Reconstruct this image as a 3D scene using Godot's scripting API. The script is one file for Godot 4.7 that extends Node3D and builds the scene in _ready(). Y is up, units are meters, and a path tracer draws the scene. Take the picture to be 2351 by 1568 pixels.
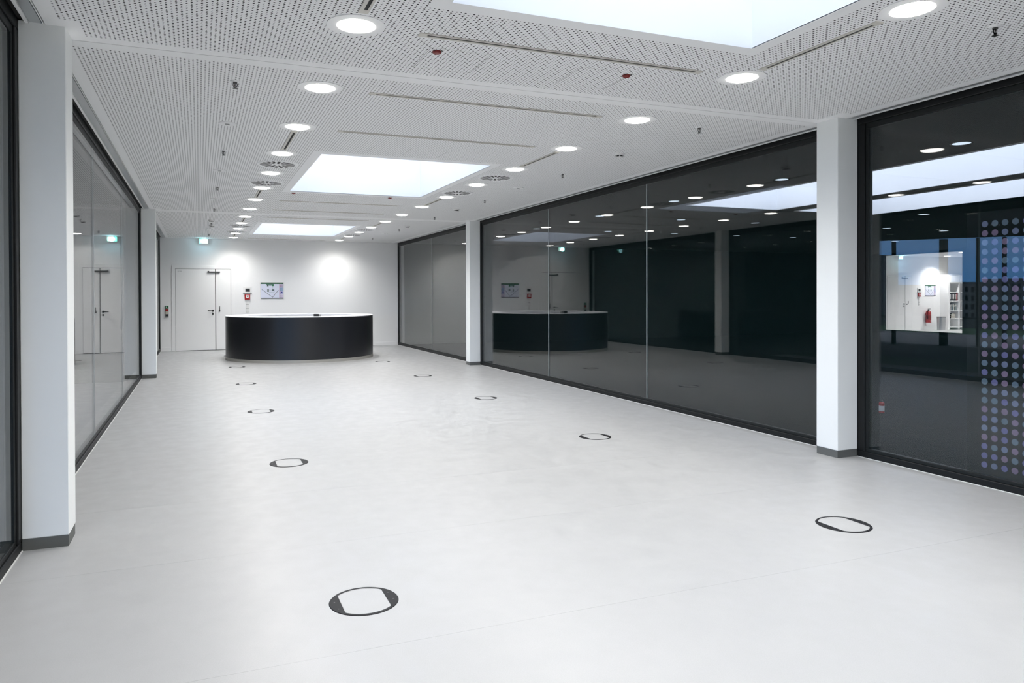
extends Node3D
# A long exhibition hall between two glazed walls at dusk. x runs across the hall, y up, depth d runs along -z from the camera.

const CEIL := 3.0
const XL := -0.942          # room-side face of the left window frames
const XR := 5.46            # room-side face of the right window frames
const BACK := 20.92         # back wall
const FRONT := -5.2         # wall behind the camera
const NEAR_COL := [4.799, 5.037]
const FAR_COL := [14.145, 14.377]
const REAR_COL := [-4.547, -4.309]
const LAMP_X := [0.85, 3.622]
const SKYLIGHTS := [[1.258, 0.65, 3.262, 3.66], [1.258, 8.07, 3.262, 11.08], [1.258, 16.12, 3.262, 19.06]]   # x0, d0, x1, d1

var M := {}
var taken := {}

# ---------------------------------------------------------------- helpers
func P(x: float, y: float, d: float) -> Vector3:
	return Vector3(x, y, -d)

func lin(r: float, g: float, b: float, a := 1.0) -> Color:
	var c := Color(r, g, b).linear_to_srgb()
	c.a = a
	return c

func mat(called: String, c: Color, rough := 0.6, metal := 0.0, spec := 0.5) -> StandardMaterial3D:
	var m := StandardMaterial3D.new()
	m.resource_name = called
	m.albedo_color = c
	m.roughness = rough
	m.metallic = metal
	m.metallic_specular = spec
	M[called] = m
	return m

func glow(called: String, c: Color, energy: float) -> StandardMaterial3D:
	var m := mat(called, Color(0.9, 0.9, 0.9), 0.5)
	m.emission_enabled = true
	m.emission = c
	m.emission_energy_multiplier = energy
	return m

func numbered(called: String) -> String:
	if not taken.has(called):
		taken[called] = 0
		return called
	taken[called] += 1
	return "%s_%03d" % [called, taken[called]]

func ST() -> SurfaceTool:
	var st := SurfaceTool.new()
	st.begin(Mesh.PRIMITIVE_TRIANGLES)
	return st

func tri(st: SurfaceTool, a: Vector3, b: Vector3, c: Vector3, na: Vector3, nb: Vector3, nc: Vector3) -> void:
	# a b c run anticlockwise seen from outside
	st.set_normal(na); st.add_vertex(a)
	st.set_normal(nc); st.add_vertex(c)
	st.set_normal(nb); st.add_vertex(b)

func quad(st: SurfaceTool, a: Vector3, b: Vector3, c: Vector3, d: Vector3) -> void:
	var n := (b - a).cross(c - a)
	if n.length() < 1e-12:
		n = (c - a).cross(d - a)
	n = n.normalized()
	tri(st, a, b, c, n, n, n)
	tri(st, a, c, d, n, n, n)

func box(st: SurfaceTool, lo: Vector3, hi: Vector3) -> void:
	var a := Vector3(minf(lo.x, hi.x), minf(lo.y, hi.y), minf(lo.z, hi.z))
	var b := Vector3(maxf(lo.x, hi.x), maxf(lo.y, hi.y), maxf(lo.z, hi.z))
	quad(st, Vector3(a.x, a.y, b.z), Vector3(b.x, a.y, b.z), Vector3(b.x, b.y, b.z), Vector3(a.x, b.y, b.z))
	quad(st, Vector3(b.x, a.y, a.z), Vector3(a.x, a.y, a.z), Vector3(a.x, b.y, a.z), Vector3(b.x, b.y, a.z))
	quad(st, Vector3(b.x, a.y, b.z), Vector3(b.x, a.y, a.z), Vector3(b.x, b.y, a.z), Vector3(b.x, b.y, b.z))
	quad(st, Vector3(a.x, a.y, a.z), Vector3(a.x, a.y, b.z), Vector3(a.x, b.y, b.z), Vector3(a.x, b.y, a.z))
	quad(st, Vector3(a.x, b.y, b.z), Vector3(b.x, b.y, b.z), Vector3(b.x, b.y, a.z), Vector3(a.x, b.y, a.z))
	quad(st, Vector3(a.x, a.y, a.z), Vector3(b.x, a.y, a.z), Vector3(b.x, a.y, b.z), Vector3(a.x, a.y, b.z))

func bevel_box(st: SurfaceTool, lo: Vector3, hi: Vector3, r: float) -> void:
	# a box whose twelve edges are chamfered by r
	var a := Vector3(minf(lo.x, hi.x), minf(lo.y, hi.y), minf(lo.z, hi.z))
	var b := Vector3(maxf(lo.x, hi.x), maxf(lo.y, hi.y), maxf(lo.z, hi.z))
	var pt := func(sx: int, sy: int, sz: int, axis: int) -> Vector3:
		var v := Vector3(b.x if sx > 0 else a.x, b.y if sy > 0 else a.y, b.z if sz > 0 else a.z)
		if axis != 0: v.x -= sx * r
		if axis != 1: v.y -= sy * r
		if axis != 2: v.z -= sz * r
		return v
	var face := func(p: Array, out: Vector3) -> void:
		var n: Vector3 = (p[1] - p[0]).cross(p[2] - p[0])
		if n.dot(out) < 0.0:
			p.reverse()
		if p.size() == 4: quad(st, p[0], p[1], p[2], p[3])
		else:
			var m: Vector3 = (p[1] - p[0]).cross(p[2] - p[0]).normalized()
			tri(st, p[0], p[1], p[2], m, m, m)
	for s in [-1, 1]:
		face.call([pt.call(s, -1, -1, 0), pt.call(s, 1, -1, 0), pt.call(s, 1, 1, 0), pt.call(s, -1, 1, 0)], Vector3(s, 0, 0))
		face.call([pt.call(-1, s, -1, 1), pt.call(1, s, -1, 1), pt.call(1, s, 1, 1), pt.call(-1, s, 1, 1)], Vector3(0, s, 0))
		face.call([pt.call(-1, -1, s, 2), pt.call(1, -1, s, 2), pt.call(1, 1, s, 2), pt.call(-1, 1, s, 2)], Vector3(0, 0, s))
		for t in [-1, 1]:
			face.call([pt.call(s, t, -1, 0), pt.call(s, t, 1, 0), pt.call(s, t, 1, 1), pt.call(s, t, -1, 1)], Vector3(s, t, 0))
			face.call([pt.call(s, -1, t, 0), pt.call(s, 1, t, 0), pt.call(s, 1, t, 2), pt.call(s, -1, t, 2)], Vector3(s, 0, t))
			face.call([pt.call(-1, s, t, 1), pt.call(1, s, t, 1), pt.call(1, s, t, 2), pt.call(-1, s, t, 2)], Vector3(0, s, t))
			for w in [-1, 1]:
				face.call([pt.call(s, t, w, 0), pt.call(s, t, w, 1), pt.call(s, t, w, 2)], Vector3(s, t, w))

func lathe(st: SurfaceTool, prof: Array, seg := 32, at := Vector3.ZERO, turn := Basis.IDENTITY) -> void:
	# prof: [radius, height] pairs, listed so that the outside lies to the right when walking up; sharp creases come from repeated points
	for i in prof.size() - 1:
		var r0: float = prof[i][0]; var y0: float = prof[i][1]; var r1: float = prof[i + 1][0]; var y1: float = prof[i + 1][1]
		if absf(r0 - r1) + absf(y0 - y1) < 1e-9: continue
		var nr := y1 - y0; var ny := r0 - r1
		var l := sqrt(nr * nr + ny * ny); nr /= l; ny /= l
		for k in seg:
			var t0 := TAU * k / seg; var t1 := TAU * (k + 1) / seg
			var c0 := Vector3(cos(t0), 0, -sin(t0)); var c1 := Vector3(cos(t1), 0, -sin(t1))
			var a := c0 * r0 + Vector3(0, y0, 0); var b := c1 * r0 + Vector3(0, y0, 0)
			var c := c1 * r1 + Vector3(0, y1, 0); var d := c0 * r1 + Vector3(0, y1, 0)
			var n0 := turn * (c0 * nr + Vector3(0, ny, 0)); var n1 := turn * (c1 * nr + Vector3(0, ny, 0))
			if r0 > 1e-7: tri(st, at + turn * a, at + turn * b, at + turn * c, n0, n1, n1)
			if r1 > 1e-7: tri(st, at + turn * a, at + turn * c, at + turn * d, n0, n1, n0)

func tube(st: SurfaceTool, pts: Array, r: float, seg := 10) -> void:
	for i in pts.size() - 1:
		var a: Vector3 = pts[i]; var b: Vector3 = pts[i + 1]
		var ax := (b - a).normalized()
		var s := ax.cross(Vector3.UP if absf(ax.y) < 0.9 else Vector3.RIGHT).normalized()
		var u := s.cross(ax)
		for k in seg:
			var t0 := TAU * k / seg; var t1 := TAU * (k + 1) / seg
			var n0 := s * cos(t0) + u * sin(t0); var n1 := s * cos(t1) + u * sin(t1)
			tri(st, a + n0 * r, a + n1 * r, b + n1 * r, n0, n1, n1)
			tri(st, a + n0 * r, b + n1 * r, b + n0 * r, n0, n1, n0)
			tri(st, b, b + n0 * r, b + n1 * r, ax, ax, ax)
			tri(st, a, a + n1 * r, a + n0 * r, -ax, -ax, -ax)

func polygon_slab(st: SurfaceTool, poly: PackedVector2Array, y0: float, y1: float) -> void:
	# poly in (x, z)
	var idx := Geometry2D.triangulate_polygon(poly)
	for i in range(0, idx.size(), 3):
		var a := poly[idx[i]]; var b := poly[idx[i + 1]]; var c := poly[idx[i + 2]]
		if (b - a).cross(c - a) > 0.0:
			var s := b; b = c; c = s
		tri(st, Vector3(a.x, y1, a.y), Vector3(b.x, y1, b.y), Vector3(c.x, y1, c.y), Vector3.UP, Vector3.UP, Vector3.UP)
		tri(st, Vector3(a.x, y0, a.y), Vector3(c.x, y0, c.y), Vector3(b.x, y0, b.y), Vector3.DOWN, Vector3.DOWN, Vector3.DOWN)
	for i in poly.size():
		var p := poly[i]; var q := poly[(i + 1) % poly.size()]
		quad(st, Vector3(p.x, y0, p.y), Vector3(q.x, y0, q.y), Vector3(q.x, y1, q.y), Vector3(p.x, y1, p.y))

func holed_slab(st: SurfaceTool, x0: float, d0: float, x1: float, d1: float, holes: Array, y0: float, y1: float) -> void:
	# a slab with rectangular openings, cut into boxes
	var xs := [x0, x1]; var ds := [d0, d1]
	for h in holes:
		for v in [h[0], h[2]]:
			if v > x0 and v < x1 and not xs.has(v): xs.append(v)
		for v in [h[1], h[3]]:
			if v > d0 and v < d1 and not ds.has(v): ds.append(v)
	xs.sort(); ds.sort()
	for j in ds.size() - 1:
		var start := -1
		for i in xs.size():
			var solid := false
			if i < xs.size() - 1:
				var cx: float = (xs[i] + xs[i + 1]) / 2.0; var cd: float = (ds[j] + ds[j + 1]) / 2.0
				solid = true
				for h in holes:
					if cx > h[0] and cx < h[2] and cd > h[1] and cd < h[3]: solid = false
			if solid and start < 0: start = i
			if not solid and start >= 0:
				box(st, P(xs[start], y0, ds[j]), P(xs[i], y1, ds[j + 1]))
				start = -1

func obj(called: String, st: SurfaceTool, m: Material, parent: Node = self) -> MeshInstance3D:
	var o := MeshInstance3D.new()
	o.name = numbered(called) if parent == self else called
	o.mesh = st.commit()
	o.material_override = null
	for i in o.mesh.get_surface_count(): o.mesh.surface_set_material(i, m)
	parent.add_child(o, true)
	return o

func inst(called: String, mesh: Mesh, parent: Node, at: Vector3) -> MeshInstance3D:
	var o := MeshInstance3D.new()
	o.name = called
	o.mesh = mesh
	o.position = at
	parent.add_child(o, true)
	return o

func bpart(called: String, lo: Vector3, hi: Vector3, m: Material, parent: Node, r := 0.0) -> MeshInstance3D:
	var st := ST()
	if r > 0.0: bevel_box(st, lo, hi, r)
	else: box(st, lo, hi)
	return obj(called, st, m, parent)

func tag(o: Node, label: String, category: String, group := "") -> Node:
	o.set_meta("label", label)
	o.set_meta("category", category)
	if group: o.set_meta("group", group)
	return o

func thing(called: String, label: String, category: String, at := Vector3.ZERO, group := "") -> Node3D:
	var o := Node3D.new()
	o.name = numbered(called)
	o.position = at
	add_child(o)
	tag(o, label, category, group)
	return o

func struct(called: String, label := "") -> Node3D:
	var o := Node3D.new()
	o.name = called
	add_child(o)
	o.set_meta("kind", "structure")
	if label: o.set_meta("label", label)
	return o

func copy(o: Node3D, at: Vector3, label := "") -> Node3D:
	var c: Node3D = o.duplicate()
	var base := str(o.name)
	c.name = numbered(base)
	add_child(c)
	c.position = at
	if label: c.set_meta("label", label)
	return c

func noise_tex(seed_: int, freq: float, c0: Color, c1: Color, size := 512, oct := 4) -> NoiseTexture2D:
	var n := FastNoiseLite.new()
	n.seed = seed_
	n.noise_type = FastNoiseLite.TYPE_SIMPLEX_SMOOTH
	n.frequency = freq
	n.fractal_octaves = oct
	var t := NoiseTexture2D.new()
	t.width = size; t.height = size
	t.seamless = true
	t.noise = n
	var g := Gradient.new()
	g.set_color(0, c0); g.set_color(1, c1)
	t.color_ramp = g
	return t

func triplanar(m: StandardMaterial3D, metres: float) -> void:
	m.uv1_triplanar = true
	m.uv1_world_triplanar = true
	m.uv1_scale = Vector3.ONE / metres

const ORDINAL := ["first", "second", "third", "fourth", "fifth", "sixth", "seventh", "eighth", "ninth", "tenth", "eleventh", "twelfth", "thirteenth", "fourteenth", "fifteenth", "sixteenth", "seventeenth", "eighteenth", "nineteenth"]

func by_side(x: float) -> String:
	return "terrace side" if x < 2.2 else "dark room side"

# ---------------------------------------------------------------- start
func _ready() -> void:
	set_camera_and_light()
	make_materials()
	hall_shell()
	hall_windows()
	columns()
	ceiling()
	skylights()
	dark_room()
	office()
	outside()
	ceiling_fittings()
	back_wall_things()
	reception_counter()
	floor_boxes()
	dotted_panel()

func set_camera_and_light() -> void:
	var f := 1667.1
	var cam := Camera3D.new()
	cam.name = "camera"
	cam.projection = Camera3D.PROJECTION_FRUSTUM
	cam.near = 0.05
	cam.far = 2000.0
	cam.size = 1568.0 / f * cam.near
	cam.frustum_offset = Vector2(55.0, -92.2) / f * cam.near
	cam.position = Vector3(0, 1.4421, 0)
	cam.basis = Basis(Vector3.UP, deg_to_rad(-21.719)) * Basis(Vector3.RIGHT, deg_to_rad(-0.434)) * Basis(Vector3.BACK, deg_to_rad(-0.176))
	add_child(cam)
	cam.current = true
	var sky := ProceduralSkyMaterial.new()
	sky.sky_top_color = lin(0.78, 0.86, 1.0)
	sky.sky_horizon_color = lin(0.11, 0.43, 1.0)
	sky.sky_curve = 0.18
	sky.ground_horizon_color = lin(0.03, 0.05, 0.08)
	sky.ground_bottom_color = lin(0.02, 0.03, 0.05)
	sky.sun_angle_max = 1.0
	var e := Environment.new()
	e.background_mode = Environment.BG_SKY
	e.sky = Sky.new()
	e.sky.sky_material = sky
	e.background_energy_multiplier = 3.7
	e.tonemap_mode = Environment.TONE_MAPPER_LINEAR
	e.tonemap_exposure = 1.05
	e.sdfgi_enabled = true
	e.ssao_enabled = true
	e.ssil_enabled = true
	var w := WorldEnvironment.new()
	w.name = "surroundings"
	w.environment = e
	add_child(w)

func make_materials() -> void:
	mat("white_paint", lin(0.86, 0.865, 0.865), 0.6)
	mat("wall_paint", lin(0.86, 0.865, 0.865), 0.75)
	mat("ceiling_white", lin(0.90, 0.905, 0.91), 0.75)
	mat("fleece_black", lin(0.004, 0.004, 0.004), 1.0, 0.0, 0.0)
	mat("shaft_white", lin(0.86, 0.87, 0.88), 0.8)
	mat("column_paint", lin(0.85, 0.87, 0.865), 0.65)
	mat("plinth_grey", lin(0.11, 0.115, 0.11), 0.6)
	mat("frame_black", lin(0.008, 0.009, 0.0095), 0.5, 0.0, 0.35)
	mat("bead_black", lin(0.010, 0.012, 0.012), 0.5, 0.0, 0.35)
	mat("aluminium", lin(0.62, 0.64, 0.66), 0.28, 0.9)
	mat("steel", lin(0.55, 0.56, 0.57), 0.3, 1.0)
	mat("dark_steel", lin(0.10, 0.10, 0.10), 0.35, 0.8)
	mat("seal_grey", lin(0.42, 0.46, 0.47), 0.5)
	mat("sealant_white", lin(0.75, 0.76, 0.74), 0.6)
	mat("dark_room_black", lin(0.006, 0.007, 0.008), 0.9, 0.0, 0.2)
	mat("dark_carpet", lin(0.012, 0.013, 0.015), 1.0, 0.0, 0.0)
	mat("counter_black", lin(0.013, 0.014, 0.017), 0.32)
	mat("counter_white", lin(0.80, 0.80, 0.82), 0.35)
	mat("counter_plinth", lin(0.42, 0.41, 0.38), 0.45, 0.3)
	mat("box_black", lin(0.010, 0.010, 0.012), 0.55, 0.0, 0.35)
	mat("red", lin(0.36, 0.012, 0.012), 0.35)
	mat("dark_red", lin(0.20, 0.012, 0.01), 0.4)
	mat("black_plastic", lin(0.015, 0.016, 0.018), 0.4)
	mat("grey_plastic", lin(0.28, 0.29, 0.29), 0.5)
	mat("light_plastic", lin(0.78, 0.78, 0.77), 0.45)
	mat("cream_plastic", lin(0.62, 0.60, 0.50), 0.5)
	mat("beige_trim", lin(0.62, 0.60, 0.55), 0.5)
	mat("slot_dark", lin(0.02, 0.02, 0.018), 0.8)
	mat("green_print", lin(0.01, 0.15, 0.06), 0.5)
	mat("bulb_red", lin(0.35, 0.03, 0.02), 0.15)
	mat("brass", lin(0.35, 0.28, 0.16), 0.35, 0.9)
	mat("chrome", lin(0.6, 0.6, 0.6), 0.15, 1.0)
	glow("lamp_glow", Color(1.0, 0.985, 0.955), 20.0)
	glow("faint_lamp_glow", Color(0.85, 0.93, 1.0), 1.1)
	var g := mat("window_glass", lin(0.02, 0.05, 0.05, 0.07), 0.0, 0.0, 0.45)
	g.transparency = BaseMaterial3D.TRANSPARENCY_ALPHA
	var gt := mat("terrace_glass", lin(0.02, 0.05, 0.05, 0.07), 0.0, 0.0, 0.42)
	gt.transparency = BaseMaterial3D.TRANSPARENCY_ALPHA
	var g2 := mat("roof_glass", lin(0.5, 0.5, 0.5, 0.01), 0.0)
	g2.transparency = BaseMaterial3D.TRANSPARENCY_ALPHA
	# floor covering: pale grey, finely speckled, a little cloudy, dully polished
	var fl := mat("floor_sheet", Color.WHITE, 0.38)
	fl.albedo_texture = noise_tex(4, 0.22, lin(0.385, 0.389, 0.391), lin(0.435, 0.439, 0.443), 1024, 3)
	triplanar(fl, 1.3)
	var rt := noise_tex(9, 0.012, Color(0.30, 0.30, 0.30), Color(0.48, 0.48, 0.48), 512, 5)
	fl.roughness_texture = rt
	fl.roughness = 1.0
	M.floor_base = mat("floor_base", lin(0.30, 0.30, 0.30), 0.9)
	# outdoors
	var lawn := mat("lawn", Color.WHITE, 0.95)
	lawn.albedo_texture = noise_tex(21, 0.08, lin(0.02, 0.06, 0.025), lin(0.05, 0.13, 0.05), 512)
	triplanar(lawn, 2.0)
	var grav := mat("gravel", Color.WHITE, 0.95)
	grav.albedo_texture = noise_tex(22, 0.2, lin(0.03, 0.035, 0.04), lin(0.08, 0.085, 0.09), 512)
	triplanar(grav, 1.0)
	mat("paving", lin(0.22, 0.22, 0.23), 0.9)
	mat("facade_grey", lin(0.24, 0.24, 0.25), 0.9)
	mat("facade_dark", lin(0.13, 0.135, 0.15), 0.9)
	mat("pane_dark", lin(0.012, 0.014, 0.018), 0.2)
	mat("asphalt", lin(0.05, 0.05, 0.055), 0.95)

# ---------------------------------------------------------------- hall
func hall_shell() -> void:
	# floor: sheets laid across the hall, butted with hairline joints
	var fl := struct("floor", "pale grey speckled floor covering laid in wide sheets")
	bpart("subfloor", P(XL - 0.25, -0.12, FRONT), P(XR + 0.25, -0.004, BACK + 0.3), M.floor_base, fl)
	var cuts := [FRONT, -4.4, -3.2, -2.0, -0.8, 0.4, 1.65, 2.93, 4.28, 5.48, 6.68, 7.9, 9.1, 10.3, 11.5, 12.7, 13.9, 15.1, 16.3, 17.5, 18.7, 19.9, BACK]
	for i in cuts.size() - 1:
		bpart("sheet", P(XL - 0.1, -0.004, cuts[i] + 0.0004), P(XR + 0.1, 0.0, cuts[i + 1] - 0.0004), M.floor_sheet, fl)
	var wb := struct("wall_back", "white back wall of the hall")
	bpart("wall_face", P(XL - 0.2, -0.1, BACK), P(XR + 0.2, 3.4, BACK + 0.2), M.wall_paint, wb)
	var wf := struct("wall_front", "white wall behind the viewer")
	bpart("wall_face", P(XL - 0.2, -0.1, FRONT - 0.2), P(XR + 0.2, 3.4, FRONT), M.wall_paint, wf)
	var bb := struct("baseboard_back")
	bpart("board", P(XL, 0.0, BACK - 0.012), P(-0.675, 0.1, BACK), M.white_paint, bb, 0.003)
	bpart("board", P(0.925, 0.0, BACK - 0.012), P(XR, 0.1, BACK), M.white_paint, bb, 0.003)

func window_bay(n: int, side: int, d0: float, d1: float, joints: Array, label: String) -> void:
	# side -1 left, +1 right; a black frame, frameless glass panes butted with slim seals
	var w := struct("window_%d" % n, label)
	var x := XL if side < 0 else XR
	var o := float(side)
	var b := 0.005
	bpart("sill", P(x, 0.0, d0), P(x + o * 0.09, 0.055, d1), M.frame_black, w, b)
	bpart("head", P(x, 2.952, d0), P(x + o * 0.09, 3.02, d1), M.frame_black, w, b)
	bpart("jamb", P(x, 0.055, d0), P(x + o * 0.09, 2.952, d0 + 0.072), M.frame_black, w, b)
	bpart("jamb", P(x, 0.055, d1 - 0.072), P(x + o * 0.09, 2.952, d1), M.frame_black, w, b)
	var xb := x + o * 0.012
	bpart("glazing_bead", P(xb, 0.055, d0 + 0.072), P(xb + o * 0.05, 0.083, d1 - 0.072), M.bead_black, w, 0.003)
	bpart("glazing_bead", P(xb, 2.905, d0 + 0.072), P(xb + o * 0.05, 2.952, d1 - 0.072), M.bead_black, w, 0.003)
	bpart("glazing_bead", P(xb, 0.083, d0 + 0.072), P(xb + o * 0.05, 2.905, d0 + 0.105), M.bead_black, w, 0.003)
	bpart("glazing_bead", P(xb, 0.083, d1 - 0.105), P(xb + o * 0.05, 2.905, d1 - 0.072), M.bead_black, w, 0.003)
	var xg := x + o * 0.018
	var stops := [d0 + 0.105] + joints + [d1 - 0.105]
	for i in stops.size() - 1:
		var lo: float = stops[i] + (0.006 if i > 0 else 0.0)
		var hi: float = stops[i + 1] - (0.006 if i < stops.size() - 2 else 0.0)
		bpart("glass_pane", P(xg, 0.083, lo), P(xg + o * 0.012, 2.905, hi), M.terrace_glass if side < 0 else M.window_glass, w)
	for j in joints:
		bpart("joint_seal", P(xg, 0.083, j - 0.006), P(xg + o * 0.012, 2.905, j + 0.006), M.seal_grey, w)
	bpart("floor_sealant", P(x - o * 0.006, 0.0, d0), P(x, 0.004, d1), M.sealant_white, w)

func hall_windows() -> void:
	var rear := [-1.35, 1.72]
	var mid := [8.11, 11.0]
	var far := [17.6]
	window_bay(1, -1, REAR_COL[1], NEAR_COL[0], rear, "tall black-framed glazing to the terrace beside the nearest white column")
	window_bay(2, -1, NEAR_COL[1], FAR_COL[0], mid, "tall black-framed glazing to the terrace between the white columns")
	window_bay(3, -1, FAR_COL[1], BACK, far, "tall black-framed glazing to the terrace beside the double door")
	window_bay(4, 1, REAR_COL[1], NEAR_COL[0], rear, "tall black-framed glazing in front of the dotted black panel")
	window_bay(5, 1, NEAR_COL[1], FAR_COL[0], mid, "long dark glazing of three panes mirroring the reception counter")
	window_bay(6, 1, FAR_COL[1], BACK, far, "dark glazing next to the white back wall")
	window_bay(7, -1, FRONT, REAR_COL[0], [], "short glazing behind the viewer on the terrace side")
	window_bay(8, 1, FRONT, REAR_COL[0], [], "short glazing behind the viewer on the dark room side")
	for side in [-1, 1]:
		var x := XL if side < 0 else XR
		var o := float(side)
		var t := struct("trim_%d" % (1 if side < 0 else 2), "slim aluminium and white soffit strip above the window frames")
		# soffit strip: gap, aluminium blind box, white lip
		var xe := x - o * 0.137
		bpart("gap_lining", P(xe + o * 0.001, 3.02, FRONT), P(x + o * 0.02, 3.04, BACK), M.slot_dark, t)
		bpart("edge_profile", P(xe + o * 0.006, 2.998, FRONT), P(xe + o * 0.011, 3.02, BACK), M.white_paint, t)
		bpart("aluminium_strip", P(xe + o * 0.018, 3.003, FRONT), P(x - o * 0.058, 3.02, BACK), M.aluminium, t)
		bpart("white_lip", P(x - o * 0.054, 2.996, FRONT), P(x - o * 0.036, 3.02, BACK), M.white_paint, t)
		bpart("wall_above_window", P(x + o * 0.0, 3.02, FRONT), P(x + o * 0.2, 3.5, BACK + 0.2), M.dark_room_black, t)
		for c in [REAR_COL, NEAR_COL, FAR_COL]:
			bpart("infill", P(x + o * 0.001, 0.0, c[0]), P(x + o * 0.09, 3.02, c[1]), M.frame_black, t)

func columns() -> void:
	var where := {
		-1: ["square white column between the terrace windows with its base in sight in front of the near glass", "square white column on the terrace side near the double door", "square white column behind the viewer on the terrace side"],
		1: ["square white column beside the dotted black panel's window", "square white column on the dark room side near the reception counter", "square white column behind the viewer on the dark room side"],
	}
	for side in [-1, 1]:
		var x0 := XL if side < 0 else 5.225
		var x1 := -0.705 if side < 0 else XR
		var cs := [NEAR_COL, FAR_COL, REAR_COL]
		for i in 3:
			var c: Array = cs[i]
			var mid := P((x0 + x1) / 2.0, 0.0, (c[0] + c[1]) / 2.0)
			var h := Vector3((x1 - x0) / 2.0, 0, (c[1] - c[0]) / 2.0)
			var t := thing("column", where[side][i], "column", mid)
			bpart("shaft", Vector3(-h.x, 0.066, -h.z), Vector3(h.x, CEIL + 0.01, h.z), M.column_paint, t, 0.004)
			bpart("plinth", Vector3(-h.x + 0.003, 0.0, -h.z + 0.003), Vector3(h.x - 0.003, 0.066, h.z - 0.003), M.plinth_grey, t)

func perforated_cell() -> ArrayMesh:
	# a 51 mm square of board with two 12 mm and two 8 mm round holes
	var st := ST()
	var p := 0.0255
	for i in 2:
		for j in 2:
			var c := Vector3(p * (i + 0.5), 0, -p * (j + 0.5))
			var r := 0.0064 if (i + j) % 2 == 0 else 0.0043
			for k in 8:
				var t0 := TAU * k / 8.0; var t1 := TAU * (k + 1) / 8.0
				var a := Vector3(cos(t0), 0, sin(t0)); var b := Vector3(cos(t1), 0, sin(t1))
				var sa := a / maxf(absf(a.x), absf(a.z)) * p / 2.0
				var sb := b / maxf(absf(b.x), absf(b.z)) * p / 2.0
				quad(st, c + a * r, c + b * r, c + sb, c + sa)
	return st.commit()

func wider(list: Array, by: float) -> Array:
	return list.map(func(h): return [h[0] - by, h[1] - by, h[2] + by, h[3] + by])

func ceiling() -> void:
	var ce := struct("ceiling", "white perforated ceiling with plain margins")
	var n := 117
	var cell := 0.051
	var px0 := -0.7275
	var px1 := px0 + n * cell
	var zones := []
	for z in [[-4.2, 4.936], [5.112, 14.275], [14.47, 20.83]]:
		var k := int((z[1] - z[0]) / cell)
		zones.append([px0, z[1] - k * cell, px1, z[1]])
	var plain := []      # openings in the perforated field, snapped to whole cells, that get a plain margin
	var xf := Transform3D()
	var places: Array[Transform3D] = []
	var st := ST()
	var sky_margin := 0.09
	for z in zones:
		var rows := int(round((z[3] - z[1]) / cell))
		var keep := []
		for s in SKYLIGHTS:
			if s[1] > z[1] - 0.3 and s[3] < z[3] + 0.3:
				var i0 := int(floor((s[0] - sky_margin - px0) / cell)); var i1 := int(ceil((s[2] + sky_margin - px0) / cell))
				var j0 := maxi(0, int(floor((s[1] - sky_margin - z[1]) / cell))); var j1 := mini(rows, int(ceil((s[3] + sky_margin - z[1]) / cell)))
				keep.append([i0, j0, i1, j1])
				holed_slab(st, px0 + i0 * cell, z[1] + j0 * cell, px0 + i1 * cell, z[1] + j1 * cell, [s], 3.0, 3.006)
		# no holes right against the columns
		for c in [NEAR_COL, FAR_COL, REAR_COL]:
			for j in rows:
				pass
			var j0 := int(floor((c[0] - 0.07 - z[1]) / cell)); var j1 := int(ceil((c[1] + 0.05 - z[1]) / cell))
			j0 = clampi(j0, 0, rows); j1 = clampi(j1, 0, rows)
			if j1 > j0:
				keep.append([0, j0, 2, j1])
				keep.append([n - 2, j0, n, j1])
				holed_slab(st, px0, z[1] + j0 * cell, px0 + 2 * cell, z[1] + j1 * cell, [], 3.0, 3.006)
				holed_slab(st, px0 + (n - 2) * cell, z[1] + j0 * cell, px1, z[1] + j1 * cell, [], 3.0, 3.006)
		for j in rows:
			for i in n:
				var skip := false
				for k in keep:
					if i >= k[0] and i < k[2] and j >= k[1] and j < k[3]:
						skip = true
						break
				if not skip:
					xf.origin = P(px0 + i * cell, 3.0, z[1] + j * cell)
					places.append(xf)
	var mm := MultiMesh.new()
	mm.transform_format = MultiMesh.TRANSFORM_3D
	var cm := perforated_cell()
	cm.surface_set_material(0, M.ceiling_white)
	mm.mesh = cm
	mm.instance_count = places.size()
	for i in places.size(): mm.set_instance_transform(i, places[i])
	var mi := MultiMeshInstance3D.new()
	mi.name = "perforated_board"
	mi.multimesh = mm
	mi.set_meta("kind", "stuff")
	ce.add_child(mi)
	# plain margins; the cross joints at the columns stay open by a few millimetres
	var xa := XL + 0.137
	var xb := XR - 0.137
	var holes := zones.duplicate()
	for jt in [-4.25, 5.03, 14.375]:
		holes.append([xa - 1.0, jt - 0.003, xb + 1.0, jt + 0.003])
	holed_slab(st, xa, FRONT, xb, BACK, holes, 3.0, 3.006)
	obj("plain_margin", st, M.ceiling_white, ce)
	# black fleece above the board, cut out round the skylight shafts
	var fs := ST()
	holed_slab(fs, xa - 0.002, FRONT, xb + 0.002, BACK, wider(SKYLIGHTS, 0.03), 3.012, 3.03)
	obj("acoustic_fleece", fs, M.fleece_black, ce)
	var rs := ST()
	holed_slab(rs, XL - 0.2, FRONT - 0.2, XR + 0.2, BACK + 0.2, wider(SKYLIGHTS, 0.03), 3.3, 3.5)
	obj("roof_slab", rs, M.facade_dark, ce)

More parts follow.
